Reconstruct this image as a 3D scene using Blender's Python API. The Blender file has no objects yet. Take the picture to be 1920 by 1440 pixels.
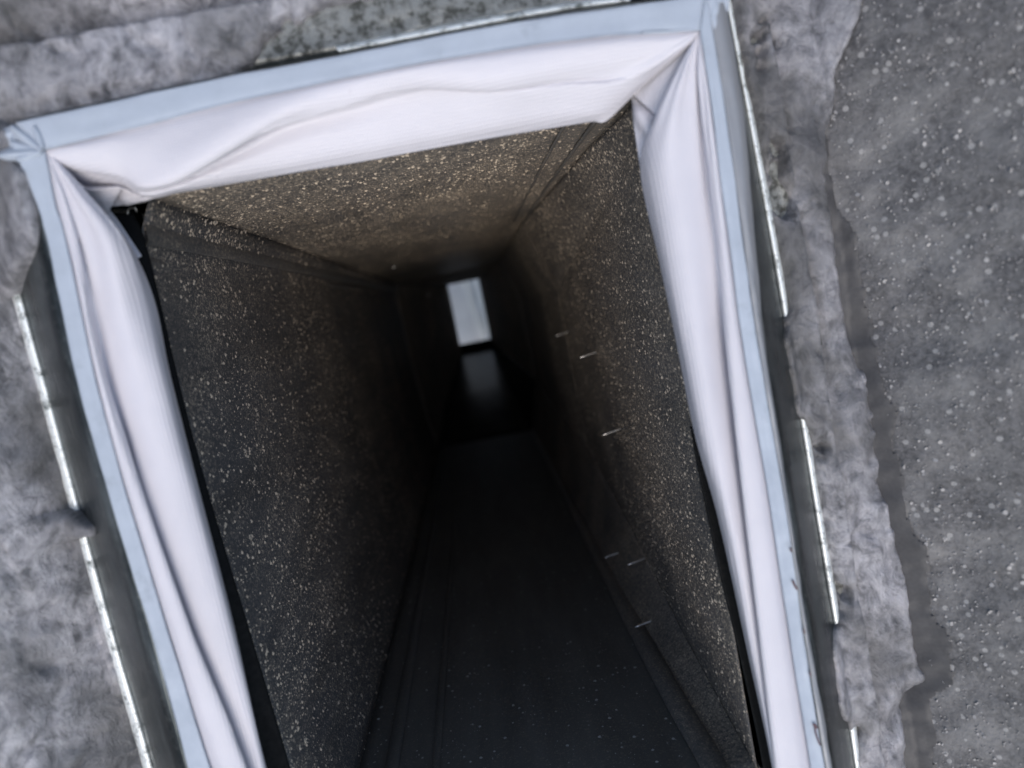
import bpy, math, random
import numpy as np
from mathutils import Matrix, Vector
random.seed(7); rng = np.random.default_rng(11)
scene = bpy.context.scene
col = scene.collection

# ------------------------------------------------------------------ camera, sky, sun, exposure
F = 1387.0            # focal length in photograph pixels (1920 wide)
S = 0.4               # metres per unit of distance used below
H = 3.0               # camera height above the ground
zd = np.array([-72/F, 140/F, -1.0]); zd /= np.linalg.norm(zd)
yd = np.array([1.434, -7.25, -1.0]); yd -= yd.dot(zd)*zd; yd /= np.linalg.norm(yd)
xd = np.cross(yd, zd)
if xd[0] < 0: xd = -xd
Rw = Matrix([list(map(float, xd)), list(map(float, -yd)), list(map(float, -zd))])
cam_data = bpy.data.cameras.new('camera'); cam = bpy.data.objects.new('camera', cam_data); col.objects.link(cam)
cam.matrix_world = Matrix.Translation((0, 0, H)) @ Rw.to_4x4()
cam_data.sensor_width = 36.0; cam_data.lens = 36.0*F/1920
cam_data.clip_start = 0.02; cam_data.clip_end = 500
cam_data.dof.use_dof = True; cam_data.dof.focus_distance = 1.42*S; cam_data.dof.aperture_fstop = 26.0/6.8
scene.camera = cam

world = bpy.data.worlds.new("World"); scene.world = world; world.use_nodes = True
wn = world.node_tree.nodes; wl = world.node_tree.links
bg = wn['Background']; sky = wn.new('ShaderNodeTexSky'); sky.sky_type = 'NISHITA'; sky.sun_disc = False
SUN_EL, SUN_AZ = math.radians(62), math.radians(186)     # azimuth from +Y, clockwise seen from above
sky.sun_elevation = SUN_EL; sky.sun_rotation = SUN_AZ; sky.air_density = 1.6; sky.dust_density = 3.0
wl.new(sky.outputs[0], bg.inputs[0]); bg.inputs[1].default_value = 0.12
sun_d = bpy.data.lights.new('sun', 'SUN'); sun_d.energy = .9; sun_d.angle = math.radians(45); sun_d.color = (1, .97, .93)
sun = bpy.data.objects.new('sun', sun_d); col.objects.link(sun)
sv = Vector((math.sin(SUN_AZ)*math.cos(SUN_EL), math.cos(SUN_AZ)*math.cos(SUN_EL), math.sin(SUN_EL)))
sun.rotation_euler = sv.to_track_quat('Z', 'Y').to_euler()
sun.location = (0, 0, 6)
scene.view_settings.view_transform = 'Standard'; scene.view_settings.look = 'None'
scene.view_settings.gamma = 1; scene.view_settings.exposure = 0.6
scene.render.engine = 'CYCLES'
scene.cycles.max_bounces = 14; scene.cycles.diffuse_bounces = 8; scene.cycles.glossy_bounces = 8

# ------------------------------------------------------------------ helpers
def uv(px, py):
    d = np.array([(px-960)/F, (720-py)/F, -1.0]); q = d.dot(zd)
    return d.dot(xd)/q, -d.dot(yd)/q
def P(px, py, z):                       # a point of the photograph at depth z (units) -> metres
    u, v = uv(px, py); return np.array([u*z*S, v*z*S, H-z*S])
def W(x, y, z):                         # duct units -> metres
    return np.array([x*S, y*S, H-z*S])
def tag(o, label=None, cat=None, group=None, kind=None):
    if label: o['label'] = label
    if cat: o['category'] = cat
    if group: o['group'] = group
    if kind: o['kind'] = kind
    return o
def empty(name, loc):
    o = bpy.data.objects.new(name, None); col.objects.link(o); o.location = loc; o.empty_display_size = .05; return o
def mesh_obj(name, verts, faces, mat, parent=None, smooth=True, solid=0.0):
    me = bpy.data.meshes.new(name)
    verts = np.asarray(verts, dtype=np.float64)
    if parent is not None: verts = verts - np.array(parent['_o'])
    if isinstance(faces, np.ndarray):
        k = faces.shape[1]; nf = len(faces)
        me.vertices.add(len(verts)); me.vertices.foreach_set('co', verts.reshape(-1))
        me.loops.add(nf*k); me.loops.foreach_set('vertex_index', faces.reshape(-1).astype(np.int32))
        me.polygons.add(nf); me.polygons.foreach_set('loop_start', np.arange(nf, dtype=np.int32)*k)
        me.update(calc_edges=True); me.validate()
    else:
        me.from_pydata(verts.tolist(), [], [tuple(map(int, f)) for f in faces]); me.update()
    if smooth: me.polygons.foreach_set('use_smooth', [True]*len(me.polygons))
    me.materials.append(mat)
    o = bpy.data.objects.new(name, me); col.objects.link(o)
    if parent is not None: o.parent = parent
    if solid:
        m = o.modifiers.new('thickness', 'SOLIDIFY'); m.thickness = solid; m.offset = 0
    return o
def thing(name, loc, label, cat):
    o = empty(name, loc); o['_o'] = [float(a) for a in loc]; return tag(o, label, cat)
def sub_origin(o, parent):              # lets a part carry sub-parts
    o['_o'] = parent['_o']; return o
def cr(pts, n):                         # Catmull-Rom resample of an array of points (axis 0)
    pts = np.asarray(pts, float); k = len(pts)
    if k == 2:
        t = np.linspace(0, 1, n).reshape((n,)+(1,)*(pts.ndim-1)); return pts[0]*(1-t)+pts[1]*t
    ext = np.concatenate([[2*pts[0]-pts[1]], pts, [2*pts[-1]-pts[-2]]])
    t = np.linspace(0, k-1, n); i = np.minimum(t.astype(int), k-2); f = (t-i).reshape((n,)+(1,)*(pts.ndim-1))
    a, b, c, d = ext[i], ext[i+1], ext[i+2], ext[i+3]
    return .5*(2*b+(c-a)*f+(2*a-5*b+4*c-d)*f*f+(3*b-a-3*c+d)*f**3)
def gridfaces(n, m):
    i = np.arange(n-1)[:, None]*m+np.arange(m-1)[None, :]
    return np.stack([i, i+1, i+m+1, i+m], -1).reshape(-1, 4)
def loft(name, stations, n, m, mat, parent, disp=None, solid=0.0006, smooth=True):
    zf = (lambda z: 1.004+(z-1.004)*.62 if z > 1.004 else z) if mat is FABRIC else (lambda z: z)
    st = np.array([[P(p[0], p[1], zf(p[2])) for p in s] for s in stations])          # k x q x 3
    g = cr(st, n); g = np.swapaxes(cr(np.swapaxes(g, 0, 1), m), 0, 1)
    if disp is not None:
        du = np.gradient(g, axis=0); dv = np.gradient(g, axis=1); nn = np.cross(du, dv)
        nn /= np.linalg.norm(nn, axis=-1, keepdims=True)+1e-12
        nn *= np.where(nn[..., 2:3] < 0, -1, 1)
        s, t = np.meshgrid(np.linspace(0, 1, n), np.linspace(0, 1, m), indexing='ij')
        g = g + nn*disp(s, t)[..., None]
    return mesh_obj(name, g.reshape(-1, 3), gridfaces(n, m), mat, parent, smooth, solid)

# numpy value noise
_perm = rng.random((64, 64, 4))
def vnoise(x, y, k=0):
    xi = np.floor(x).astype(int); yi = np.floor(y).astype(int); fx = x-xi; fy = y-yi
    fx = fx*fx*(3-2*fx); fy = fy*fy*(3-2*fy); p = _perm[..., k % 4]
    a = p[xi % 64, yi % 64]; b = p[(xi+1) % 64, yi % 64]; c = p[xi % 64, (yi+1) % 64]; d = p[(xi+1) % 64, (yi+1) % 64]
    return (a*(1-fx)+b*fx)*(1-fy)+(c*(1-fx)+d*fx)*fy
def fbm(x, y, o=4, k=0):
    r = 0; a = .5
    for i in range(o):
        r = r+a*vnoise(x*2**i+17.3*i, y*2**i+5.1*i, k+i); a *= .5
    return r/(1-.5**o)

# ------------------------------------------------------------------ materials
class Mat:
    def __init__(s, name, **kw):
        s.m = bpy.data.materials.new(name); s.m.use_nodes = True; s.t = s.m.node_tree
        s.b = s.t.nodes['Principled BSDF']; s.set(**kw)
        tc = s.t.nodes.new('ShaderNodeNewGeometry'); s.pos = tc.outputs['Position']
    def set(s, **kw):
        for k, v in kw.items(): s.b.inputs[k.replace('_', ' ')].default_value = v
    def n(s, typ, **kw):
        n = s.t.nodes.new('ShaderNode'+typ)
        for k, v in kw.items():
            if hasattr(n, k): setattr(n, k, v)
            else: n.inputs[k].default_value = v
        return n
    def l(s, a, b): s.t.links.new(a, b)
    def vec(s, scale=(1, 1, 1), rot=(0, 0, 0)):
        m = s.n('Mapping'); m.inputs['Scale'].default_value = scale; m.inputs['Rotation'].default_value = rot
        s.l(s.pos, m.inputs[0]); return m.outputs[0]
    def noise(s, scale, detail=6, rough=.6, vec=None, dist=0):
        n = s.n('TexNoise'); n.inputs['Scale'].default_value = scale; n.inputs['Detail'].default_value = detail
        n.inputs['Roughness'].default_value = rough; n.inputs['Distortion'].default_value = dist
        s.l(vec or s.pos, n.inputs['Vector']); return n.outputs[0]
    def vor(s, scale, vec=None, feature='F1'):
        n = s.n('TexVoronoi'); n.feature = feature; n.inputs['Scale'].default_value = scale
        s.l(vec or s.pos, n.inputs['Vector']); return n
    def ramp(s, fac, stops):
        r = s.n('ValToRGB'); e = r.color_ramp.elements
        while len(e) < len(stops): e.new(.5)
        for a, (p, c) in zip(e, stops): a.position = p; a.color = tuple(c)+(1,) if not isinstance(c, (int, float)) else (c, c, c, 1)
        s.l(fac, r.inputs[0]); return r.outputs[0]
    def math(s, op, a, b=0.0):
        m = s.n('Math'); m.operation = op
        for i, x in enumerate((a, b)):
            if isinstance(x, (int, float)): m.inputs[i].default_value = x
            else: s.l(x, m.inputs[i])
        return m.outputs[0]
    def mix(s, f, a, b):
        m = s.n('Mix'); m.data_type = 'RGBA'
        for i, x in zip((0, 6, 7), (f, a, b)):
            if isinstance(x, (int, float)): m.inputs[i].default_value = x
            elif isinstance(x, tuple): m.inputs[i].default_value = x+(1,)
            else: s.l(x, m.inputs[i])
        return m.outputs[2]
    def bump(s, h, strength, dist, chain=None):
        b = s.n('Bump'); b.inputs['Strength'].default_value = strength; b.inputs['Distance'].default_value = dist
        s.l(h, b.inputs['Height'])
        if chain: s.l(chain, b.inputs['Normal'])
        return b.outputs[0]
    def out(s, color=None, rough=None, normal=None, metal=None):
        for x, k in ((color, 'Base Color'), (rough, 'Roughness'), (normal, 'Normal'), (metal, 'Metallic')):
            if x is not None: s.l(x, s.b.inputs[k])
        return s.m

def fabric_mat():
    M = Mat('white_coated_fabric', Roughness=.42, Specular_IOR_Level=.45)
    a = M.n('TexWave', bands_direction='X'); a.inputs['Scale'].default_value = 190; a.inputs['Distortion'].default_value = .6
    b = M.n('TexWave', bands_direction='Y'); b.inputs['Scale'].default_value = 190; b.inputs['Distortion'].default_value = .6
    M.l(M.pos, a.inputs[0]); M.l(M.pos, b.inputs[0])
    weave = M.math('MULTIPLY', a.outputs[0], b.outputs[0])
    n1 = M.noise(14, 4, .5); n2 = M.noise(900, 3, .6)
    c = M.ramp(n1, [(.3, (.55, .535, .575)), (.7, (.605, .588, .632))])
    spots = M.ramp(M.noise(160, 2, .5), [(.76, 0.0), (.80, 1.0)])
    c = M.mix(M.math('MULTIPLY', spots, .35), c, (.42, .40, .46))
    nn = M.bump(weave, .6, .0004); nn = M.bump(n2, .4, .0004, nn); nn = M.bump(M.noise(45, 3, .5), .3, .0015, nn)
    return M.out(color=c, normal=nn)
def zinc_mat(name, base, rough, metal=.9, streak=True):
    M = Mat(name, Metallic=metal)
    v = M.vor(70).outputs['Color']
    sp = M.noise(30, 5, .65)
    c = M.mix(M.math('MULTIPLY', sp, .9), base, tuple(x*.72 for x in base))
    vv = M.n('SeparateColor'); M.l(v, vv.inputs[0]); c = M.mix(M.math('MULTIPLY', vv.outputs[0], .12), c, tuple(x*.8 for x in base))
    r = M.ramp(M.noise(60, 5, .7), [(.25, rough*.75), (.8, min(1, rough*1.5))])
    c = M.mix(M.ramp(M.noise(42, 5, .7), [(.58, 0.0), (.72, .35)]), c, tuple(x*.45 for x in base))
    nn = M.bump(M.noise(260, 4, .6), .12, .0006); nn = M.bump(M.noise(22, 3, .5), .25, .002, nn)
    return M.out(color=c, rough=r, normal=nn)
def speckled_zinc():
    M = Mat('weathered_zinc')
    blot = M.ramp(M.noise(170, 5, .7), [(.42, 0.0), (.60, 1.0)])
    c = M.mix(blot, (.25, .255, .24), (.05, .052, .046))
    r = M.ramp(blot, [(0, .26), (1, .6)])
    nn = M.bump(M.noise(200, 5, .7), .5, .0012)
    M.set(Metallic=.25)
    return M.out(color=c, rough=r, normal=nn)
def liner_mat(name, dust, coarse, base=(.034, .037, .043), rough=.42):
    """black sheet with tan dust: dust = film amount, coarse = speck amount"""
    M = Mat(name, Roughness=rough)
    v = M.vor(520); d = v.outputs['Distance']; cc = M.n('SeparateColor'); M.l(v.outputs['Color'], cc.inputs[0])
    rad = M.math('MULTIPLY', M.math('POWER', cc.outputs[0], 2.2), .62)
    dot = M.math('GREATER_THAN', rad, d)
    v2 = M.vor(1150); c2 = M.n('SeparateColor'); M.l(v2.outputs['Color'], c2.inputs[0])
    dot2 = M.math('GREATER_THAN', M.math('MULTIPLY', c2.outputs[1], .55), v2.outputs['Distance'])
    patch = M.ramp(M.noise(9, 4, .6), [(.3, 0.35), (.7, 1.0)])
    film = M.math('MULTIPLY', M.ramp(M.noise(380, 4, .75), [(.35, 0.0), (.75, 1.0)]), M.math('MULTIPLY', patch, dust))
    k = M.math('MULTIPLY', M.math('MAXIMUM', dot, M.math('MULTIPLY', dot2, .75)), M.math('MULTIPLY', patch, coarse))
    base_c = M.ramp(M.noise(35, 5, .6, M.vec((1, 1, .15))), [(.3, base), (.75, tuple(b*1.8 for b in base))])
    tot = M.math('MINIMUM', M.math('ADD', film, k), 1.0)
    c = M.mix(tot, base_c, (.52, .43, .325))
    r = M.math('ADD', M.math('MULTIPLY', tot, .4), rough)
    nn = M.bump(tot, .5, .0006); nn = M.bump(M.noise(18, 2, .5), .15, .004, nn)
    scr = M.ramp(M.noise(60, 3, .6, M.vec((1.0, 1.0, 9)), .3), [(.70, 0.0), (.74, 1.0)])
    c = M.mix(M.math('MULTIPLY', scr, .10), c, (.25, .25, .25))
    return M.out(color=c, rough=r, normal=nn)
def sealant_mat():
    M = Mat('silver_grey_sealant', Roughness=.36, Metallic=.45)
    n1 = M.noise(46, 12, .72, M.vec((1, .75, 1), (0, 0, .2)), .9); n2 = M.noise(700, 3, .8); n4 = M.noise(105, 8, .72, M.vec((1, .7, 1), (0, 0, .2)), .5); n3 = M.noise(13, 3, .5)
    c = M.ramp(n1, [(.34, (.07, .072, .080)), (.44, (.19, .19, .205)), (.54, (.34, .335, .36)), (.66, (.58, .565, .60))])
    c = M.mix(M.ramp(n4, [(.42, 0.0), (.62, .85)]), c, (.58, .57, .60))
    c = M.mix(M.ramp(n4, [(.30, .6), (.42, 0.0)]), c, (.07, .07, .078))
    c = M.mix(M.ramp(n3, [(.44, 0.0), (.62, .72)]), c, (.10, .10, .098))
    c = M.mix(M.ramp(M.noise(24, 6, .7, M.vec((1, .4, 1), (0, 0, .2)), .6), [(.50, 0.0), (.66, .6)]), c, (.085, .087, .095))
    nn = M.bump(n2, .8, .0010); nn = M.bump(n4, .6, .003, nn); nn = M.bump(n1, .6, .006, nn)
    return M.out(color=c, normal=nn)
def felt_mat():
    M = Mat('glitter_felt', Roughness=.6)
    n1 = M.noise(26, 6, .7); n2 = M.noise(300, 4, .7)
    c = M.ramp(n1, [(.34, (.035, .034, .036)), (.5, (.085, .083, .084)), (.66, (.17, .166, .162))])
    c = M.mix(M.math('MULTIPLY', M.ramp(n2, [(.4, 0.0), (.7, 1.0)]), .6), c, (.20, .195, .20))
    v = M.vor(210); cc = M.n('SeparateColor'); M.l(v.outputs['Color'], cc.inputs[0])
    g = M.math('MULTIPLY', M.math('GREATER_THAN', cc.outputs[0], .88), M.math('LESS_THAN', v.outputs['Distance'], .36))
    c = M.mix(M.math('MULTIPLY', g, .5), c, (.42, .41, .40))
    nn = M.bump(n2, .7, .0014)
    return M.out(color=c, normal=nn)
def plain(name, c, rough=.5, metal=0.0, nscale=80, var=.3):
    M = Mat(name, Metallic=metal)
    cc = M.mix(M.noise(nscale, 5, .6), tuple(x*(1-var) for x in c), tuple(min(1, x*(1+var)) for x in c))
    r = M.ramp(M.noise(nscale*2, 4, .6), [(.3, rough*.8), (.8, min(1, rough*1.3))])
    return M.out(color=cc, rough=r, normal=M.bump(M.noise(nscale*4, 4, .6), .2, .0006))

FABRIC = fabric_mat()
RIM = zinc_mat('pale_zinc', (.43, .48, .555), .6, .12)
def skirt_mat():
    M = Mat('streaked_dark_reflection_zinc', Metallic=.85)
    st = M.noise(150, 6, .7, M.vec((1, .10, .6), (0, 0, -.02))); sp = M.noise(260, 5, .75)
    c = M.mix(M.ramp(st, [(.45, 0.0), (.72, .8)]), (.035, .043, .046), (.20, .22, .22))  # near-black base stands in for the dark roof mirrored in the zinc
    c = M.mix(M.ramp(sp, [(.55, 0.0), (.75, .5)]), c, (.30, .32, .30))
    return M.out(color=c, rough=M.ramp(st, [(.3, .22), (.7, .5)]), normal=M.bump(st, .25, .001))
SKIRT = skirt_mat()
ZSPECK = speckled_zinc()
SEAL = sealant_mat(); FELT = felt_mat()
L_SIDE = liner_mat('dusty_liner_left', .28, .7, rough=.6)
L_TOP = liner_mat('dusty_liner_top', .65, .9)
L_RIGHT = liner_mat('dusty_liner_right', .5, .8, rough=.55)
L_FLOOR = liner_mat('glossy_liner_floor', .03, .10, (.010, .012, .014), .17)
L_DEEP = liner_mat('deep_liner', .85, .5, rough=.7)
L_BLACK = plain('clean_black_liner', (.006, .006, .007), .8)
L_FL1 = liner_mat('dull_liner_floor', .05, .12, (.050, .051, .051), .62)
DUST = plain('tan_dust', (.64, .53, .405), .9, 0, 200)
DUSTG = plain('grey_dust', (.26, .26, .25), .9, 0, 200)
STEEL = plain('screw_steel', (.62, .60, .57), .35, .9, 150)
BLACK = plain('black_steel_edge', (.006, .0065, .007), .75, 0, 120)
BLACK.node_tree.nodes['Principled BSDF'].inputs['Specular IOR Level'].default_value = .15
MICA = plain('mica', (.30, .29, .285), .45, 0, 420, .85)
INK = plain('red_brown_ink', (.10, .045, .05), .6)
CONC = plain('concrete', (.33, .32, .30), .9, 0, 4)
SHEET = plain('pale_plastic_sheet', (.50, .48, .465), .45, 0, 5, .45)

# ------------------------------------------------------------------ ground, roof
g = mesh_obj('ground', [(-150, -150, 0), (150, -150, 0), (150, 150, 0), (-150, 150, 0)], [(0, 1, 2, 3)], CONC, smooth=False)
tag(g, kind='structure')

# height of the roof side (depth z in units) as a function of plane position, with the skirt slope next to the rim
XL, XR, YT = -.535, .389, .335
def dist_out(X, Y):
    dx = np.maximum(np.maximum(XL-X, X-XR), 0); dy = np.maximum(Y-YT, 0)
    return np.hypot(dx, dy), dx, dy
def base_z(X, Y):
    d, dx, dy = dist_out(X, Y)
    w = np.where(X < XL, .118, .080); w = np.where((dy > dx), .055, w)
    slope = 1.006+np.minimum(d/w, 1)*.115
    slope = np.where(dy > dx, 1.006+np.minimum(d/.02, 1)*.05, slope)
    return slope
def roof_z(X, Y):
    d, dx, dy = dist_out(X, Y)
    z = 1.145+.0*d
    up = np.clip((dx-np.where(X < 0, .10, .19))/.35, 0, 1.6)+.8*np.clip((dy-.08)/.3, 0, 1.5)
    n = fbm(X*7+3, Y*7+9, 4, 0)-.5
    return z-.30*up-.035*n-.010*(fbm(X*34, Y*34, 3, 1)-.5)
def heightfield(name, x0, x1, y0, y1, step, zf, keep, mat, parent=None):
    xs = np.arange(x0, x1+step, step); ys = np.arange(y0, y1+step, step)
    X, Y = np.meshgrid(xs, ys, indexing='ij'); Z = zf(X, Y); K = keep(X, Y)
    V = np.stack([X*S, Y*S, H-Z*S], -1).reshape(-1, 3); Fa = gridfaces(len(xs), len(ys))
    Fa = Fa[:, ::-1] if False else Fa
    kf = K.reshape(-1)[Fa].all(axis=1); Fa = Fa[kf]
    used = np.unique(Fa); idx = -np.ones(len(V), int); idx[used] = np.arange(len(used))
    return mesh_obj(name, V[used], idx[Fa], mat, parent)
roof = heightfield('roof', -1.35, 1.45, -1.6, 1.2, .0085, roof_z,
                   lambda X, Y: ~((X > XL-.045) & (X < XR+.04) & (Y < YT+.03) & (Y > -1.25)), FELT)
tag(roof, 'dark grey glittering roofing felt around the duct opening', kind='structure')

# loose mica flakes catching the light on the felt
def flakes():
    n = 46000; X = rng.uniform(-.95, 1.15, n); Y = rng.uniform(-1.15, .75, n)
    d, dx, dy = dist_out(X, Y); k = (d > .10) & ((X > .42) | (rng.random(n) < .25)); X, Y = X[k], Y[k]; n = len(X)
    Z = roof_z(X, Y)-.0016
    r = np.exp(rng.normal(math.log(.00042), .55, n)); r = np.minimum(r, .0015)
    C = np.stack([X*S, Y*S, H-Z*S], -1)
    a = rng.normal(0, .35, (n, 2)); N = np.stack([a[:, 0], a[:, 1], np.ones(n)], -1); N /= np.linalg.norm(N, axis=1)[:, None]
    T = np.cross(N, [0.3, 1, 0]); T /= np.linalg.norm(T, axis=1)[:, None]; B = np.cross(N, T)
    ang = np.arange(6)*math.pi/3; V = []
    ring = C[:, None]+r[:, None, None]*(np.cos(ang)[None, :, None]*T[:, None]+np.sin(ang)[None, :, None]*B[:, None])
    low = ring-N[:, None]*.0003
    V = np.concatenate([ring, low], 1).reshape(-1, 3); base = np.arange(n)*12
    Fs = [tuple(b+j for j in range(6)) for b in base]
    Fs += [tuple((b+j, b+6+j, b+6+(j+1) % 6, b+(j+1) % 6)) for b in base for j in range(6)]
    o = mesh_obj('mica_flakes', V, Fs, MICA, None, False)
    tag(o, 'tiny pale mica flakes glinting all over the roofing felt', 'mineral flakes', kind='stuff')
flakes()

# ------------------------------------------------------------------ galvanised frame round the opening
frame = thing('duct_frame', W(-.07, -.2, 1.14), 'galvanised steel frame with pale blue rim around the duct opening', 'metal frame')
Z0 = 1.0
inner = {  # inner edge of the rim, photo pixels
 'top': [(83, 280), (213, 248), (400, 200), (640, 147), (840, 108), (1040, 78), (1180, 63), (1313, 56)],
 'left': [(83, 280), (103, 385), (131, 490), (180, 720), (245, 960), (318, 1200), (392, 1440), (475, 1700)],
 'right': [(1313, 56), (1337, 210), (1372, 480), (1393, 640), (1447, 960), (1483, 1200), (1522, 1440), (1568, 1700)]}
outer = {
 'top': [(20, 236), (190, 197), (400, 150), (640, 105), (840, 66), (1040, 30), (1180, 10), (1322, -8)],
 'left': [(20, 236), (72, 385), (97, 485), (147, 720), (215, 960), (287, 1200), (353, 1440), (432, 1700)],
 'right': [(1322, -8), (1358, 205), (1396, 480), (1419, 640), (1473, 960), (1508, 1200), (1547, 1440), (1594, 1700)]}
outer['left'][0] = (22, 262); outer['top'][0] = (30, 233)
for side in ('top', 'left', 'right'):
    st = []
    for (a, b), (c, d) in zip(inner[side], outer[side]):
        st.append([(a, b, 1.05), (a, b, 1.004), (a+(c-a)*.06, b+(d-b)*.06, Z0), (a+(c-a)*.5, b+(d-b)*.5, Z0-.0002), (a+(c-a)*.94, b+(d-b)*.94, Z0), (c, d, Z0+.004), (c, d, 1.03)])
    loft('rim_strip', st, 90, 26, RIM, frame, lambda s, t: (fbm(s*9, t*2+3, 3)-.5)*.0022)
# skirt sloping outward from the rim to a folded bead, then the flat flange
def skirt(side, strip, line, zl=1.13, ext=70, flat=ZSPECK):
    st = []; fl = []; bd = []
    for (a, b), (c, d) in zip(strip, line):
        L = math.hypot(c-a, d-b)+1e-6; ux, uy = (c-a)/L, (d-b)/L
        st.append([(a, b, Z0+.003), (a+(c-a)*.25, b+(d-b)*.25, 1.012), (a+(c-a)*.45, b+(d-b)*.45, 1.035), (a+(c-a)*.8, b+(d-b)*.8, 1.092), (c, d, zl)])
        k = 2.7 if side == 'left' else 1.7
        bd.append([(c-ux*4*k, d-uy*4*k, zl+.004), (c-ux*2*k, d-uy*2*k, zl-.012), (c+ux*1, d+uy*1, zl-.018), (c+ux*4*k, d+uy*4*k, zl-.014), (c+ux*6*k, d+uy*6*k, zl+.002)])
        fl.append([(c+ux*3, d+uy*3, zl+.002), (c+ux*ext, d+uy*ext, zl+.006)])
    loft('skirt', st, 80, 20, SKIRT, frame, lambda s, t: (fbm(s*14, t*3, 3)-.5)*.0012)
    if side == 'top': bd = bd[3:7]
    loft('folded_bead', bd, 120, 12, BEAD, frame)
    loft('flange', fl, 80, 12, flat, frame, lambda s, t: (fbm(s*30, t*5, 3)-.5)*.003)
def bead_mat():
    M = Mat('painted_glint_bead', Metallic=.4)
    k = M.ramp(M.noise(110, 6, .75), [(.34, 0.0), (.50, 1.0)])
    c = M.mix(k, (.16, .18, .17), (.92, .96, .95))  # near-white base paints in the bead's glint; darker noise breaks are grime
    return M.out(color=c, rough=M.ramp(k, [(0, .7), (1, .42)]), normal=M.bump(M.noise(500, 4, .7), .5, .0008))
BEAD = bead_mat()
skirt('left', outer['left'], [(-70, 190), (-12, 385), (12, 470), (82, 720), (147, 960), (213, 1200), (283, 1440), (352, 1700)])
skirt('right', outer['right'], [(1352, -60), (1402, 205), (1453, 480), (1480, 640), (1532, 960), (1572, 1200), (1606, 1440), (1645, 1700)])
skirt('top', outer['top'], [(20, 222), (186, 188), (392, 142), (634, 96), (838, 57), (1037, 20), (1182, 0), (1330, -30)], 1.05, 125)
BEV = zinc_mat('grey_bevel', (.30, .31, .33), .5, .35)
loft('bevel', [[(a, b, 1.002), (a+w*.6, b, 1.003), (a+w, b, 1.012)] for a, b, w in ((1324, -8, 34), (1360, 205, 34), (1398, 480, 20), (1421, 640, 13), (1475, 960, 7), (1510, 1200, 9), (1549, 1440, 12), (1596, 1700, 12))], 90, 10, BEV, frame, lambda s, t: (fbm(s*20, t*3, 3)-.5)*.0015)
# crumpled corner tab, top left: small raised creases radiating from the corner
tabs = [[(78, 282), (20, 236)], [(78, 284), (-6, 292)], [(76, 286), (30, 300)], [(80, 278), (64, 236)]]
for i, (a, b) in enumerate(tabs):
    st = []
    L = math.hypot(b[0]-a[0], b[1]-a[1]); nx, ny = -(b[1]-a[1])/L, (b[0]-a[0])/L
    for f, w in ((0, 5), (.3, 12), (.7, 12), (1, 3)):
        x, y = a[0]+(b[0]-a[0])*f, a[1]+(b[1]-a[1])*f
        st.append([(x-nx*w, y-ny*w, 1.003), (x-nx*w*.4, y-ny*w*.4, .997), (x, y, .994), (x+nx*w*.4, y+ny*w*.4, .997), (x+nx*w, y+ny*w, 1.003)])
    loft('corner_crease', st, 16, 12, RIM, frame)
# outer edge of corner patch under the creases
loft('corner_tab', [[(-20, 245, 1.01), (30, 236, 1.004), (84, 232, 1.003)], [(-20, 285, 1.012), (30, 262, 1.004), (84, 262, 1.003)], [(-15, 305, 1.02), (35, 300, 1.006), (84, 284, 1.003)]], 24, 24, RIM, frame, lambda s, t: (fbm(s*4, t*4, 3)-.5)*.004)
loft('corner_tab', [[(1318, -40, 1.005), (1345, -40, 1.004), (1368, -40, 1.012)], [(1318, 20, 1.004), (1342, 20, 1.002), (1366, 10, 1.01)], [(1322, 60, 1.006), (1345, 80, 1.006), (1362, 100, 1.03)]], 24, 24, RIM, frame, lambda s, t: (fbm(s*4, t*4, 3)-.5)*.003)
# red-brown felt pen strokes on the right rim
def stroke(pts, w=.0006, z=.998):
    st = [[(x-w*F/S, y, z), (x, y, z-.0012), (x+w*F/S, y, z)] for x, y in pts]
    return loft('pen_mark', st, 14, 5, INK, frame, solid=.0001)
stroke([(1486, 1088), (1490, 1097), (1495, 1106)]); stroke([(1526, 1357), (1529, 1362), (1533, 1366)], .0009)
stroke([(1528, 1362), (1530, 1376), (1535, 1390), (1538, 1398)], .0004)
for p in ((1483, 1031), (1508, 1184), (1519, 1264)): stroke([(p[0]-1, p[1]-4), p, (p[0]+1, p[1]+4)], .0004)

# ------------------------------------------------------------------ grey sealant smeared over the flange and felt
def px_line(pts, axis):                  # polyline in plane units: for each y the x (or for each x the y)
    q = np.array([[c*(p[2] if len(p) > 2 else 1.115) for c in uv(p[0], p[1])] for p in pts]); o = np.argsort(q[:, axis]); return q[o]
RI = px_line([(1372, -60), (1385, 60), (1398, 150), (1416, 190), (1438, 300), (1467, 480), (1481, 575), (1468, 600), (1466, 640), (1480, 720), (1497, 780), (1528, 830), (1548, 960), (1572, 1080), (1582, 1150), (1552, 1180), (1545, 1230), (1552, 1300), (1575, 1335), (1596, 1360), (1612, 1440), (1650, 1700)], 1)
RO = px_line([(1625, -60), (1600, 0), (1572, 130), (1555, 300), (1575, 480), (1630, 680), (1672, 960), (1710, 1127), (1745, 1280), (1715, 1325), (1717, 1440), (1740, 1700)], 1)
LI = px_line([(30, 300, 1.01), (62, 330, 1.01), (78, 420, 1.01), (82, 470, 1.03), (50, 520, 1.08), (20, 560), (40, 650), (86, 800), (110, 900), (122, 950), (200, 968), (210, 985), (142, 1010), (172, 1110), (218, 1280), (258, 1440), (335, 1700)], 1)
TI = px_line([(-80, 240, 1.03), (30, 232, 1.02), (200, 195, 1.02), (400, 149, 1.02), (460, 134, 1.03), (520, 105), (590, 62), (680, 34), (860, 8), (1000, 8), (1040, 24), (1090, 42), (1130, 28), (1160, 2), (1300, -35), (1380, -60)], 0)
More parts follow.
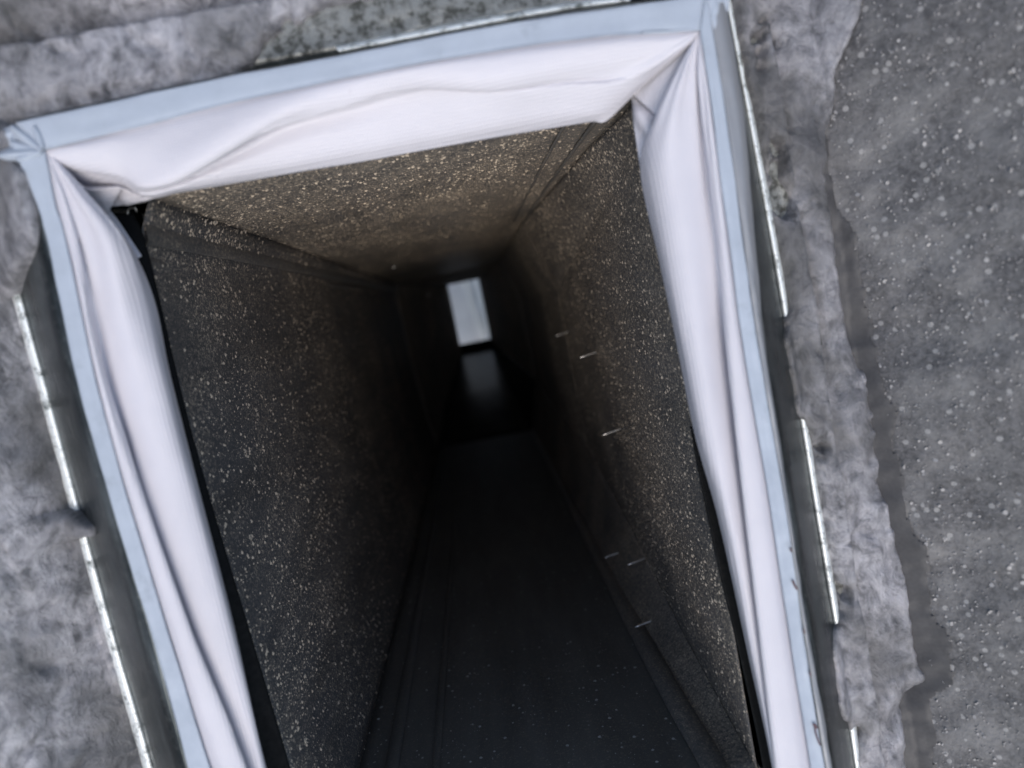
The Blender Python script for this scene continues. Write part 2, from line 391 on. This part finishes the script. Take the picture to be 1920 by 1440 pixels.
HOLES = [(1428, 110, .010, .030), (1462, 345, .014, .055), (1600, 1395, .012, .05), (560, 80, .02, .012), (1548, 985, .006, .06)]
def seal_mask(X, Y):
    e = (fbm(X*16, Y*16, 4, 2)-.5)*.050; e2 = (fbm(X*60, Y*60, 3, 1)-.5)*.020
    r = np.minimum(X-np.interp(Y, RI[:, 1], RI[:, 0])+e*.25+e2*.5, np.interp(Y, RO[:, 1], RO[:, 0])-X+e*.5+e2*.3)
    r = np.where(X > 0, r, -1)
    l = np.interp(Y, LI[:, 1], LI[:, 0])-X+e*.2+e2*.4; l = np.where((X < 0) & (Y < .345), l, -1)
    t = Y-np.interp(X, TI[:, 0], TI[:, 1])+e*.6+e2; t = np.where((Y > .31) & (X < .40), t, -1)
    m = np.maximum(np.maximum(r, l), t)
    for px, py, a, b in HOLES:          # bare zinc left showing through the sealant
        u, v = uv(px, py); q = np.sqrt(((X-u*1.12)/a)**2+((Y-v*1.12)/b)**2)
        m = np.minimum(m, (q-1)*min(a, b)+e*.8+e2)
    return m
def dark_edge_mask(X, Y):
    e = (fbm(X*20, Y*9, 4, 1)-.5)*.05; ro = np.interp(Y, RO[:, 1], RO[:, 0])
    w = np.interp(Y, [-1.2, -.85, -.6, -.3, 0, .15, .25], [.04, .03, .022, .026, .018, .006, -.02])
    return np.minimum(X-ro+.04, ro+w+e-X)
def seal_z(X, Y):
    m = np.clip(seal_mask(X, Y)/.035, -.3, 1)
    und = np.minimum(np.where(dist_out(X, Y)[0] < .12, base_z(X, Y), 9), roof_z(X, Y))
    neg = np.clip(-seal_mask(X, Y), 0, .03)*4
    thick = .018*np.sqrt(np.clip(m, 0, 1))+.014*(fbm(X*15+5, Y*11, 5, 3)-.45)*np.clip(m, 0, 1)
    ridg = np.abs(fbm(X*9+11, Y*5, 3, 1)-.5)*2
    return und-thick-.006+neg+.006*np.exp(-(ridg/.05)**2)*np.clip(m, 0, 1)
seal = heightfield('roof_sealant', -1.0, .9, -1.25, .85, .0045, seal_z, lambda X, Y: (seal_mask(X, Y) > -.022) & ~((X > XL+.03) & (X < XR-.03) & (Y < YT-.03)), SEAL)
dark_edge = heightfield('dark_strip', .3, .9, -1.25, .5, .0045,  # dark-coloured strip beside the outer edge of the right sealant
    lambda X, Y: roof_z(X, Y)-.003-.004*fbm(X*40, Y*40, 3, 2)+.02*np.clip(-dark_edge_mask(X, Y), 0, .02)/.02,
    lambda X, Y: dark_edge_mask(X, Y) > -.004, plain('dark_strip_surface', (.060, .058, .059), .6, 0, 500, .4))
tag(dark_edge, 'narrow dark strip along the outer edge of the right sealant band', 'bitumen')
tag(seal, 'rough grey sealant smeared around the metal frame over the felt', 'sealant')

# ------------------------------------------------------------------ white flexible connector
conn = thing('fabric_connector', W(-.07, -.2, 1.1), 'white coated fabric collar folded between the metal frame and the black duct', 'fabric collar')
ZH = 1.13
def wr(a, fx, fy, k=0): return lambda s, t: (fbm(s*fx+k, t*fy, 4, k)-.5)*a*np.sin(np.pi*np.clip(t, 0, 1))**.5
# left panel: rim, narrow outer fold, tuck, broad bulge, hem
left_st = [
 [(84, 281, 1.006), (85, 283, 1.004), (87, 286, 1.004), (88, 287, 1.006), (90, 288, 1.007), (93, 289, 1.007), (96, 290, 1.008), (98, 291, 1.010)],
 [(103, 385, 1.010), (110, 378, 1.002), (118, 372, 1.006), (121, 369, 1.016), (126, 366, 1.012), (138, 360, 1.006), (150, 355, 1.012), (160, 358, 1.030)],
 [(131, 490, 1.010), (140, 484, 1.000), (150, 478, 1.012), (158, 474, 1.026), (170, 468, 1.018), (200, 455, 1.012), (225, 445, 1.030), (241, 457, 1.080)],
 [(153, 600, 1.010), (163, 596, .998), (172, 592, 1.014), (180, 588, 1.032), (196, 582, 1.026), (232, 575, 1.020), (268, 566, 1.055), (288, 560, 1.115)],
 [(180, 720, 1.010), (190, 716, .998), (199, 713, 1.010), (205, 711, 1.040), (222, 706, 1.030), (262, 698, 1.024), (300, 690, 1.050), (315, 686, 1.115)],
 [(210, 840, 1.010), (222, 836, .998), (236, 832, 1.008), (239, 831, 1.045), (252, 828, 1.032), (292, 820, 1.026), (330, 812, 1.050), (345, 808, 1.115)],
 [(245, 960, 1.010), (258, 957, .998), (277, 952, 1.006), (272, 953, 1.050), (285, 950, 1.030), (325, 942, 1.028), (362, 934, 1.046), (376, 931, 1.09)],
 [(318, 1200, 1.010), (336, 1196, .997), (362, 1190, 1.005), (350, 1193, 1.058), (372, 1188, 1.030), (405, 1181, 1.030), (430, 1175, 1.044), (438, 1173, 1.075)],
 [(392, 1440, 1.010), (418, 1434, .997), (456, 1426, 1.005), (438, 1430, 1.050), (462, 1424, 1.040), (478, 1421, 1.040), (489, 1419, 1.046), (493, 1418, 1.06)],
 [(475, 1700, 1.010), (500, 1694, .997), (548, 1684, 1.005), (528, 1688, 1.050), (545, 1684, 1.050), (555, 1682, 1.040), (562, 1680, 1.050), (566, 1679, 1.115)]]
def left_disp(s, t):
    ridge = .0011*np.sin(t*26+s*7)*np.exp(-((s-.16)/.13)**2)*np.clip(t*4, 0, 1)*np.clip((1-t)*5, 0, 1)
    return ridge+(fbm(s*7, t*4, 3)-.5)*.0013*np.clip(t*5, 0, 1)*np.clip((1-t)*5, 0, 1)
loft('side_panel', left_st, 260, 90, FABRIC, conn, left_disp)
# top panel: from corner to corner, with a long diagonal fold running down to the lower left
def top_station(x, fold, foldz, hem, hz=ZH):
    ix = np.interp(x, [p[0] for p in inner['top']], [p[1] for p in inner['top']])
    hx, hy = hem; fx, fy = fold
    return [(x, ix, 1.010), (x+(fx-x)*.22, ix+(fy-ix)*.22, 1.002), (x+(fx-x)*.62, ix+(fy-ix)*.62, 1.012-.012*foldz),
            (x+(fx-x)*.92, ix+(fy-ix)*.92, 1.030-.022*foldz), (fx, fy, 1.040), (fx+(hx-fx)*.10, fy+(hy-fy)*.10, 1.040+.034*foldz),
            (fx+(hx-fx)*.45, fy+(hy-fy)*.45, 1.066+.010*foldz), (fx+(hx-fx)*.8, fy+(hy-fy)*.8, 1.096), (hx, hy, hz)]
top_st = [
 [(83, 280, 1.010), (84, 281, 1.008), (85, 282, 1.008), (86, 283, 1.009), (87, 284, 1.010), (88, 285, 1.011), (89, 286, 1.012), (90, 287, 1.013), (92, 289, 1.016)],
 top_station(140, (150, 318), .1, (158, 352), 1.05),
 top_station(205, (222, 335), .4, (226, 352), 1.07),
 top_station(255, (268, 357), .8, (276, 372), 1.10),
 top_station(330, (330, 343), 1.0, (340, 360)),
 top_station(430, (425, 290), 1.0, (450, 341)),
 top_station(540, (530, 233), .9, (565, 321)),
 top_station(660, (650, 198), .7, (680, 302)),
 top_station(790, (790, 165), .25, (800, 280)),
 top_station(930, (930, 168), .0, (930, 257)),
 top_station(1060, (1052, 155), .0, (1050, 237)),
 top_station(1180, (1142, 150), .0, (1110, 228)),
 [(1270, 59, 1.010), (1258, 75, 1.004), (1245, 92, 1.008), (1230, 110, 1.016), (1215, 128, 1.026), (1200, 144, 1.040), (1175, 174, 1.07), (1155, 200, 1.10), (1137, 226, ZH)],
 [(1300, 57, 1.010), (1294, 64, 1.006), (1288, 72, 1.008), (1280, 84, 1.012), (1270, 95, 1.02), (1260, 104, 1.03), (1235, 130, 1.05), (1210, 155, 1.08), (1189, 177, 1.10)],
 [(1313, 57, 1.010), (1311, 59, 1.008), (1309, 62, 1.008), (1306, 66, 1.009), (1303, 70, 1.010), (1299, 75, 1.012), (1292, 82, 1.015), (1285, 89, 1.018), (1279, 95, 1.022)]]
loft('top_panel', top_st, 320, 90, FABRIC, conn, lambda s, t: ((fbm(s*6, t*3, 3, 1)-.5)*.002+.0016*np.sin(s*21+t*3)*np.exp(-((t-.35)/.2)**2))*np.clip(t*5, 0, 1)*np.clip((1-t)*6, 0, 1))
# right panel
right_st = [
 [(1313, 57, 1.010), (1312, 59, 1.008), (1311, 61, 1.008), (1310, 62, 1.010), (1309, 63, 1.010), (1308, 64, 1.010), (1307, 66, 1.011), (1305, 69, 1.014)],
 [(1325, 130, 1.010), (1318, 128, 1.000), (1311, 126, 1.004), (1306, 125, 1.016), (1298, 123, 1.012), (1287, 121, 1.006), (1278, 122, 1.012), (1270, 130, 1.030)],
 [(1337, 210, 1.010), (1328, 210, .999), (1318, 210, 1.006), (1312, 210, 1.026), (1298, 210, 1.018), (1268, 210, 1.010), (1245, 208, 1.020), (1228, 222, 1.048)],
 [(1352, 320, 1.010), (1342, 321, .998), (1330, 322, 1.008), (1325, 323, 1.034), (1308, 325, 1.024), (1262, 325, 1.016), (1222, 320, 1.050), (1201, 318, 1.115)],
 [(1372, 480, 1.010), (1361, 481, .998), (1349, 482, 1.006), (1345, 483, 1.030), (1328, 485, 1.028), (1288, 490, 1.020), (1252, 494, 1.048), (1238, 496, 1.115)],
 [(1393, 640, 1.010), (1380, 642, .998), (1363, 644, 1.004), (1361, 644, 1.048), (1345, 647, 1.034), (1312, 652, 1.022), (1284, 656, 1.048), (1272, 658, 1.115)],
 [(1420, 800, 1.010), (1405, 802, .998), (1380, 805, 1.002), (1380, 805, 1.050), (1364, 808, 1.030), (1336, 812, 1.024), (1315, 816, 1.048), (1304, 818, 1.115)],
 [(1447, 960, 1.010), (1428, 963, .998), (1398, 967, 1.002), (1400, 967, 1.050), (1387, 969, 1.030), (1368, 972, 1.026), (1356, 974, 1.048), (1348, 976, 1.115)],
 [(1483, 1200, 1.010), (1462, 1203, .998), (1427, 1208, 1.002), (1429, 1208, 1.050), (1422, 1209, 1.030), (1412, 1211, 1.030), (1405, 1212, 1.048), (1400, 1213, 1.115)],
 [(1522, 1440, 1.010), (1495, 1443, .998), (1456, 1448, 1.002), (1458, 1448, 1.050), (1456, 1449, 1.048), (1453, 1450, 1.04), (1451, 1450, 1.06), (1450, 1450, 1.115)],
 [(1568, 1700, 1.010), (1540, 1703, .998), (1492, 1708, 1.002), (1494, 1708, 1.050), (1492, 1708, 1.048), (1490, 1709, 1.04), (1488, 1709, 1.06), (1486, 1709, 1.115)]]
def right_disp(s, t):
    return (.0008*np.sin(t*30-s*9)*np.exp(-((s-.18)/.12)**2)+(fbm(s*8, t*4, 3, 2)-.5)*.0013)*np.clip(t*5, 0, 1)*np.clip((1-t)*5, 0, 1)
loft('side_panel', right_st, 260, 90, FABRIC, conn, right_disp)
# folded corner gussets
def quadp(name, a, b, c, d, mat=FABRIC, parent=conn, n=24, amp=.0016, k=0):
    return loft(name, [[a, b], [d, c]], n, n, mat, parent, lambda s, t: (fbm(s*3+k, t*3, 3)-.5)*amp+.002*np.sin(np.pi*s)*np.sin(np.pi*t))
quadp('corner_gusset', (1300, 66, 1.03), (1180, 172, 1.125), (1236, 222, 1.09), (1276, 118, 1.045))
loft('corner_gusset', [[(1184, 178, 1.135), (1232, 218, 1.100)], [(1186, 205, 1.138), (1224, 232, 1.098)], [(1189, 240, 1.140), (1222, 262, 1.09)], [(1201, 320, 1.145), (1240, 330, 1.07)]], 40, 20, FABRIC, conn, lambda s, t: .004*np.sin(s*5)*np.sin(np.pi*t))
quadp('corner_gusset', (150, 352, 1.075), (232, 346, 1.085), (200, 402, 1.125), (188, 398, 1.12), k=2)
quadp('corner_gusset', (222, 350, 1.10), (284, 374, 1.125), (240, 384, 1.140), (205, 386, 1.142), k=4)
loft('corner_gusset', [[(150, 345, 1.13), (205, 392, 1.16)], [(190, 400, 1.15), (226, 420, 1.165)], [(250, 490, 1.16), (266, 480, 1.17)]], 24, 12, FABRIC, conn)

# ------------------------------------------------------------------ black duct
duct = thing('air_duct', W(-.06, -.3, 7.2), 'black rectangular air duct interior speckled with tan dust seen down its length', 'air duct')
ZM, ZA, ZB, ZE = 1.15, 2.66, 4.80, 6.10      # mouth, end of the first section, start of the taper, throat
def wall(name, fn, za, zb, n, m, mat, solid=.0008):
    zz = np.linspace(za, zb, n); ss = np.linspace(0, 1, m)
    A, B = np.meshgrid(zz, ss, indexing='ij'); X, Y = fn(A, B)
    V = np.stack([X*S, Y*S, H-A*S], -1).reshape(-1, 3)
    return sub_origin(mesh_obj(name, V, gridfaces(n, m), mat, duct, True, solid), duct)
lerp = lambda a, b, t: a+(b-a)*t
def tap(z): return np.clip((z-ZB)/(ZE-ZB), 0, 1)
FL = -.85
def xl(y, z):                                   # left wall leans and bulges
    x = np.interp(y, [-.9, -.66, -.22, .15, .20, .262], [-.395, -.443, -.468, -.472, -.468, -.437])
    cz = (z-1.9)/.76; cy = (y+.25)/.5
    x = x+.012*np.clip(1-np.maximum(np.abs(cz), np.abs(cy)), 0, 1)
    return lerp(x, -.17, tap(z))
def rlow(z): return np.interp(z, [1.1, 1.2, 1.56, 1.96, 2.56, 2.66, 4.8], [-.85, -.84, -.79, -.70, -.59, -.58, -.52])
def xr(y, z):
    d = y-(.2-(np.minimum(z, ZA)-1.4)*.15); x = .314-.30*np.maximum(0, d)*np.clip((z-1.15)*3, 0, 1)
    x = np.where(z > ZA+.001, x-.004, x); return lerp(x, .10, tap(z))
def yt(z, s=0.0): return lerp(.256+.014*s, .235, tap(z))
def fy(z): return lerp(FL, -.325, tap(z))
def fn_left(z, s): y = lerp(yt(z), fy(z), s); return xl(y, z), y
def fn_right(z, s): y = lerp(yt(z, 1.0), lerp(rlow(z), -.30, tap(z)), s); return xr(y, z), y
def fn_top(z, s):
    y = yt(z, s)+.010*np.clip(1-np.maximum(np.abs((z-1.9)/.76), np.abs(s-.5)*2), 0, 1); return lerp(xl(yt(z), z), xr(yt(z, 1.0), z), s), y
def fn_floor(z, s):
    x1 = lerp(np.interp(z, [1.1, 1.8, 4.8], [.257, .240, .222]), .085, tap(z)); return lerp(xl(fy(z), z), x1, s), fy(z)+0*s
def fn_strip(z, s):
    x1 = lerp(np.interp(z, [1.1, 1.8, 4.8], [.257, .240, .222]), .085, tap(z)); yr = lerp(rlow(z), -.30, tap(z))
    return lerp(xr(yr, z)+.006, x1, s), lerp(yr, fy(z), s)
secs = [(ZM, ZA), (ZA-.03, ZB), (ZB-.0, ZE)]
for i, (a, b) in enumerate([(ZM, ZB+.003), (ZB, ZE)]):
    n = 140 if i < 1 else 24
    wall('left_wall', fn_left, a, b, n, 50, (L_SIDE, L_DEEP)[i])
    wall('top_wall', fn_top, a, b, n, 40, (L_TOP, L_DEEP)[i])
    wall('floor_wall', fn_floor, a, b, n, 30, (L_FL1, L_FLOOR)[i])
    wall('corner_strip', fn_strip, a, b, n, 8, (L_DEEP, L_FLOOR)[i])
for i, (a, b) in enumerate(secs):
    n = 90 if i < 2 else 24
    wall('right_wall', fn_right, a, b, n, 110, (L_RIGHT, L_DEEP, L_DEEP)[i])
# end lip round the throat
def ring(name, z, x0, x1, y0, y1, w, mat, t=.01):
    V = []; Fs = []
    for (X0, X1, Y0, Y1) in ((x0-w, x0, y0-w, y1+w), (x1, x1+w, y0-w, y1+w), (x0, x1, y0-w, y0), (x0, x1, y1, y1+w)):
        b = len(V)
        for zz in (z, z+t): V += [W(X0, Y0, zz), W(X1, Y0, zz), W(X1, Y1, zz), W(X0, Y1, zz)]
        Fs += [(b, b+1, b+2, b+3), (b+4, b+5, b+6, b+7)]+[(b+j, b+(j+1) % 4, b+4+(j+1) % 4, b+4+j) for j in range(4)]
    return mesh_obj(name, V, Fs, mat, duct, False)
ring('throat_lip', ZE, -.168, .088, -.262, .238, .35, BLACK)
# unseen box added round the duct to block stray light
def light_shroud():
    V = []; Fs = []
    r = [(-.60, -1.2), (.45, -1.2), (.45, .36), (-.60, .36)]
    for z in (1.19, ZE+.02):
        V += [W(x, y, z) for x, y in r]
    Fs = [(j, (j+1) % 4, 4+(j+1) % 4, 4+j) for j in range(4)]
    return mesh_obj('light_shroud', V, Fs, BLACK, duct, False, .002)
light_shroud()
def outlet():  # baffle on three sides, added to cut wide-angle light entering the throat
    r = [(-.20, -.30), (.12, -.30), (.12, .27), (-.20, .27)]; V = []
    for z in (ZE+.01, 6.75): V += [W(x, y, z) for x, y in r]
    return mesh_obj('outlet_light_baffle', V, [(j, (j+1) % 4, 4+(j+1) % 4, 4+j) for j in (0, 1, 3)], BLACK, duct, False, .002)
outlet()
ring('mouth_light_stop', 1.185, -.476, .335, -.87, .285, .40, BLACK, .006)  # ring added behind the mouth to stop light leaking in
# raised longitudinal seam on the left wall beside the top corner and cleats between sections
def rib(name, pts, w, h, mat, axis):             # pts: (x,y,z) units, axis: outward normal and width directions
    nrm, wid = map(np.array, axis); st = []
    for p in pts:
        p = np.array(p, float); st.append([p-wid*w, p-wid*w*.9+nrm*h, p+nrm*h*1.2, p+wid*w*.9+nrm*h, p+wid*w])
    G = cr(np.array(st), 60); V = np.stack([G[..., 0]*S, G[..., 1]*S, H-G[..., 2]*S], -1)
    return mesh_obj(name, V.reshape(-1, 3), gridfaces(60, 5), mat, duct, False)
L_SEAM = liner_mat('dusty_seam', .35, .4, (.04, .043, .047), .5)
rib('seam_strip', [(-.462, .214, 1.15), (-.462, .218, 1.8), (-.460, .224, 3.2), (-.458, .228, 4.7)], .024, .005, L_SEAM, ((1, 0, 0), (0, 1, 0)))
rib('seam_strip', [(-.471, .165, 1.15), (-.471, .17, 1.8), (-.469, .19, 3.4)], .010, .0025, L_SEAM, ((1, 0, 0), (0, 1, 0)))
rib('seam_strip', [(.248, -.842, 1.15), (.236, -.842, 1.8), (.225, -.842, 4.7)], .022, .010, L_SEAM, ((0, 1, 0), (1, 0, 0)))
rib('seam_strip', [(-.335, -.846, 1.15), (-.34, -.846, 2.4), (-.345, -.846, 4.7)], .014, .003, L_FL1, ((0, 1, 0), (1, 0, 0)))
rib('seam_strip', [(-.245, -.846, 1.15), (-.25, -.846, 2.4), (-.26, -.846, 4.7)], .008, .002, L_FL1, ((0, 1, 0), (1, 0, 0)))
rib('seam_strip', [(.262, .265, 1.15), (.245, .268, 1.9), (.235, .266, 2.6)], .004, -.0022, L_SEAM, ((0, 1, 0), (1, 0, 0)))
rib('seam_strip', [(.205, .264, 1.15), (.20, .269, 1.9), (.195, .265, 2.6)], .003, -.002, L_SEAM, ((0, 1, 0), (1, 0, 0)))
# black mouth flange edge under the fabric hem
loft('mouth_flange', [[(191, 400, 1.115), (250, 400, 1.135)], [(241, 480, 1.115), (277, 470, 1.135)], [(316, 760, 1.115), (345, 756, 1.135)], [(364, 960, 1.115), (400, 955, 1.135)], [(426, 1200, 1.115), (472, 1195, 1.135)], [(474, 1440, 1.115), (543, 1434, 1.135)], [(526, 1700, 1.115), (612, 1694, 1.135)]], 60, 8, BLACK, duct, solid=.001)
loft('mouth_flange', [[(1294, 800, 1.12), (1325, 800, 1.12)], [(1312, 900, 1.12), (1345, 896, 1.12)], [(1350, 1080, 1.12), (1388, 1075, 1.12)], [(1389, 1240, 1.12), (1422, 1236, 1.12)], [(1431, 1440, 1.12), (1462, 1438, 1.12)], [(1474, 1700, 1.12), (1505, 1698, 1.12)]], 60, 8, BLACK, duct, solid=.001)
# bent wire clip in the top left corner
def tube(name, pts, r, mat, parent, n=40, k=8):
    c = cr(np.array(pts), n); T = np.gradient(c, axis=0); T /= np.linalg.norm(T, axis=1)[:, None]
    A = np.cross(T, [.2, .3, 1]); A /= np.linalg.norm(A, axis=1)[:, None]; B = np.cross(T, A)
    a = np.arange(k)*2*math.pi/k; V = c[:, None]+r*(np.cos(a)[None, :, None]*A[:, None]+np.sin(a)[None, :, None]*B[:, None])
    Fs = [(i*k+j, i*k+(j+1) % k, (i+1)*k+(j+1) % k, (i+1)*k+j) for i in range(n-1) for j in range(k)]
    Fs += [tuple(range(k)), tuple((n-1)*k+j for j in range(k))]
    return mesh_obj(name, V.reshape(-1, 3), Fs, mat, parent)
tube('wire_clip', [P(*p) for p in ((239, 401, 1.12), (240, 394, 1.118), (246, 390, 1.116), (254, 391, 1.116), (256, 397, 1.12))], .00045, STEEL, duct)
tube('wire_clip', [P(*p) for p in ((212, 386, 1.13), (240, 383, 1.13), (268, 380, 1.128), (280, 374, 1.124), (279, 371, 1.122))], .00035, STEEL, duct)
loft('corner_bracket', [[(212, 392, 1.16), (240, 392, 1.15)], [(235, 440, 1.17), (256, 430, 1.16)], [(258, 480, 1.175), (270, 470, 1.165)]], 12, 8, L_SEAM, duct)
# sheet metal screws poking through the right wall
def screw(px, py, z, L=.016):
    b = P(px, py, z); d = np.array([-1, -.12, .10]); d /= np.linalg.norm(d); r = .0016
    n = 22; pts = []; rad = []
    for i in range(n+1):
        t = i/n; pts.append(b+d*L*t); rad.append(r*(1.0 if i % 2 else .74)*(1 if t < .8 else (1-t)/.2*.8+.15))
    c = np.array(pts); A = np.cross(d, [0, 0, 1]); A /= np.linalg.norm(A); B = np.cross(d, A); k = 8; a = np.arange(k)*2*math.pi/k
    V = c[:, None]+np.array(rad)[:, None, None]*(np.cos(a)[None, :, None]*A+np.sin(a)[None, :, None]*B)
    Fs = [(i*k+j, i*k+(j+1) % k, (i+1)*k+(j+1) % k, (i+1)*k+j) for i in range(n) for j in range(k)]+[tuple(n*k+j for j in range(k))]
    mesh_obj('screw', V.reshape(-1, 3), Fs, STEEL, duct)
def z_right(px, py): u, v = uv(px, py); return .308/u
SCR = [(1163, 804), (1118, 660), (1066, 622), (1209, 1047)]
for p in SCR: screw(p[0], p[1], z_right(*p), .020)
for p, z in (((1160, 1036), 2.05), ((1222, 1164), 1.70), ((742, 500), 3.3), ((806, 552), 4.4), ((975, 485), 3.6)): screw(p[0], p[1], z, .018 if z < 3 else .007)

# dust grains standing on the walls: real little lumps, one stuff part per wall
def grains(fn, za, zb, n, nrm, mat, rmed, bias=1.0, clump=0.0, keepf=None, dust_map=None):
    z = za+(zb-za)*rng.random(n)**bias; s = rng.random(n)
    if keepf is not None:
        k = keepf(z, s); z, s = z[k], s[k]
    nclu = fbm(z*3.1+4, s*5.3, 3, 2); k = rng.random(len(z)) < np.clip(.45+1.8*(nclu-.5), .10, 1); z, s = z[k], s[k]
    n = len(z); X, Y = fn(z, s); C = np.stack([X*S, Y*S, H-z*S], -1)
    r = np.minimum(np.exp(rng.normal(math.log(rmed), .42, n))*np.where(rng.random(n) < .035, 2.5, 1), .0021)
    N = np.array(nrm, float); A = np.cross(N, [0, 0, 1]); A /= np.linalg.norm(A); B = np.cross(N, A)
    ang = np.arange(6)*math.pi/3; R = r[:, None]*rng.uniform(.78, 1.22, (n, 6))
    base = C[:, None]-N*.0001+R[..., None]*(np.cos(ang)[None, :, None]*A+np.sin(ang)[None, :, None]*B)
    V = np.concatenate([base, (C+N*(r*.7)[:, None])[:, None]], 1).reshape(-1, 3); b = np.arange(n)*7
    Fs = np.concatenate([np.stack([b+j, b+(j+1) % 6, b+6], 1) for j in range(6)])
    o = mesh_obj('dust_grains', V, Fs, mat, duct); tag(o, kind='stuff')
grains(fn_left, ZM+.004, 3.9, 125000, (1, 0, .001), DUST, .00060, 1.35)
grains(fn_top, ZM+.004, 3.6, 110000, (0, -1, .001), DUST, .00052, 1.2)
grains(fn_right, ZM+.004, 3.4, 120000, (-1, 0, .001), DUST, .00057, 1.25)
grains(fn_floor, ZM+.004, 3.6, 9000, (0, 1, .001), DUSTG, .0007, 1.3)
# swept-up dust: drifts beside the screws and a few streaks
def drift(pts, xw, nrm, n, spread, rm):
    C = []
    for (px, py, k) in pts:
        u, v = uv(px, py); z = xw/u; m = int(n*k)
        zz = z+rng.normal(0, spread*(4.5 if xw > 0 else 1), m); yy = v*z+rng.normal(0, spread*(1.3 if xw > 0 else .6), m)
        C.append(np.stack([(np.array([float(xr(np.array(a), np.array(b))) if xw > 0 else float(xl(a, b)) for a, b in zip(yy, zz)]))*S, yy*S, H-zz*S], -1))
    C = np.concatenate(C); n = len(C); r = np.exp(rng.normal(math.log(rm), .35, n))
    N = np.array(nrm, float); A = np.array([0, 1., 0]); B = np.array([0, 0, 1.]); ang = np.arange(6)*math.pi/3
    base = C[:, None]-N*.0001+r[:, None, None]*(np.cos(ang)[None, :, None]*A+np.sin(ang)[None, :, None]*B)
    V = np.concatenate([base, (C+N*(r*.6)[:, None])[:, None]], 1).reshape(-1, 3); b = np.arange(n)*7
    Fs = np.concatenate([np.stack([b+j, b+(j+1) % 6, b+6], 1) for j in range(6)])
    tag(mesh_obj('dust_drift', V, Fs, DUST, duct), kind='stuff')
drift([(1128, 664, 1), (1135, 672, .8), (1165, 808, 1), (1170, 822, .9), (1215, 1048, .6), (1222, 1062, .6), (1080, 632, .5)], .312, (-1, 0, 0), 1300, .018, .0006)
drift([(x, y, 1) for x, y in ((428, 530), (434, 541), (441, 553), (449, 568), (458, 585), (385, 500), (388, 512), (382, 488), (392, 470), (476, 770), (478, 778), (458, 856), (455, 848), (470, 905), (462, 1010))], -.468, (1, 0, 0), 40, .004, .0009)

# ------------------------------------------------------------------ what shows through the far end
zS = (H-.06)/S
xs = np.linspace(-1.2, 1.1, 70); ys = np.linspace(-1.3, 1.3, 70); X, Y = np.meshgrid(xs, ys, indexing='ij')
Zp = .05+.05*fbm(X*3, Y*2, 3, 1)+.06*np.exp(-((X-.05+.12*Y)/.035)**2)
V = np.stack([X*S, Y*S, Zp], -1).reshape(-1, 3)
sh = mesh_obj('plastic_sheet', V, gridfaces(70, 70), SHEET, None, True, .001)
tag(sh, 'pale creased plastic sheet lying lit beyond the far end of the duct', 'plastic sheet')

for o in list(col.objects):
    if '_o' in o: del o['_o']
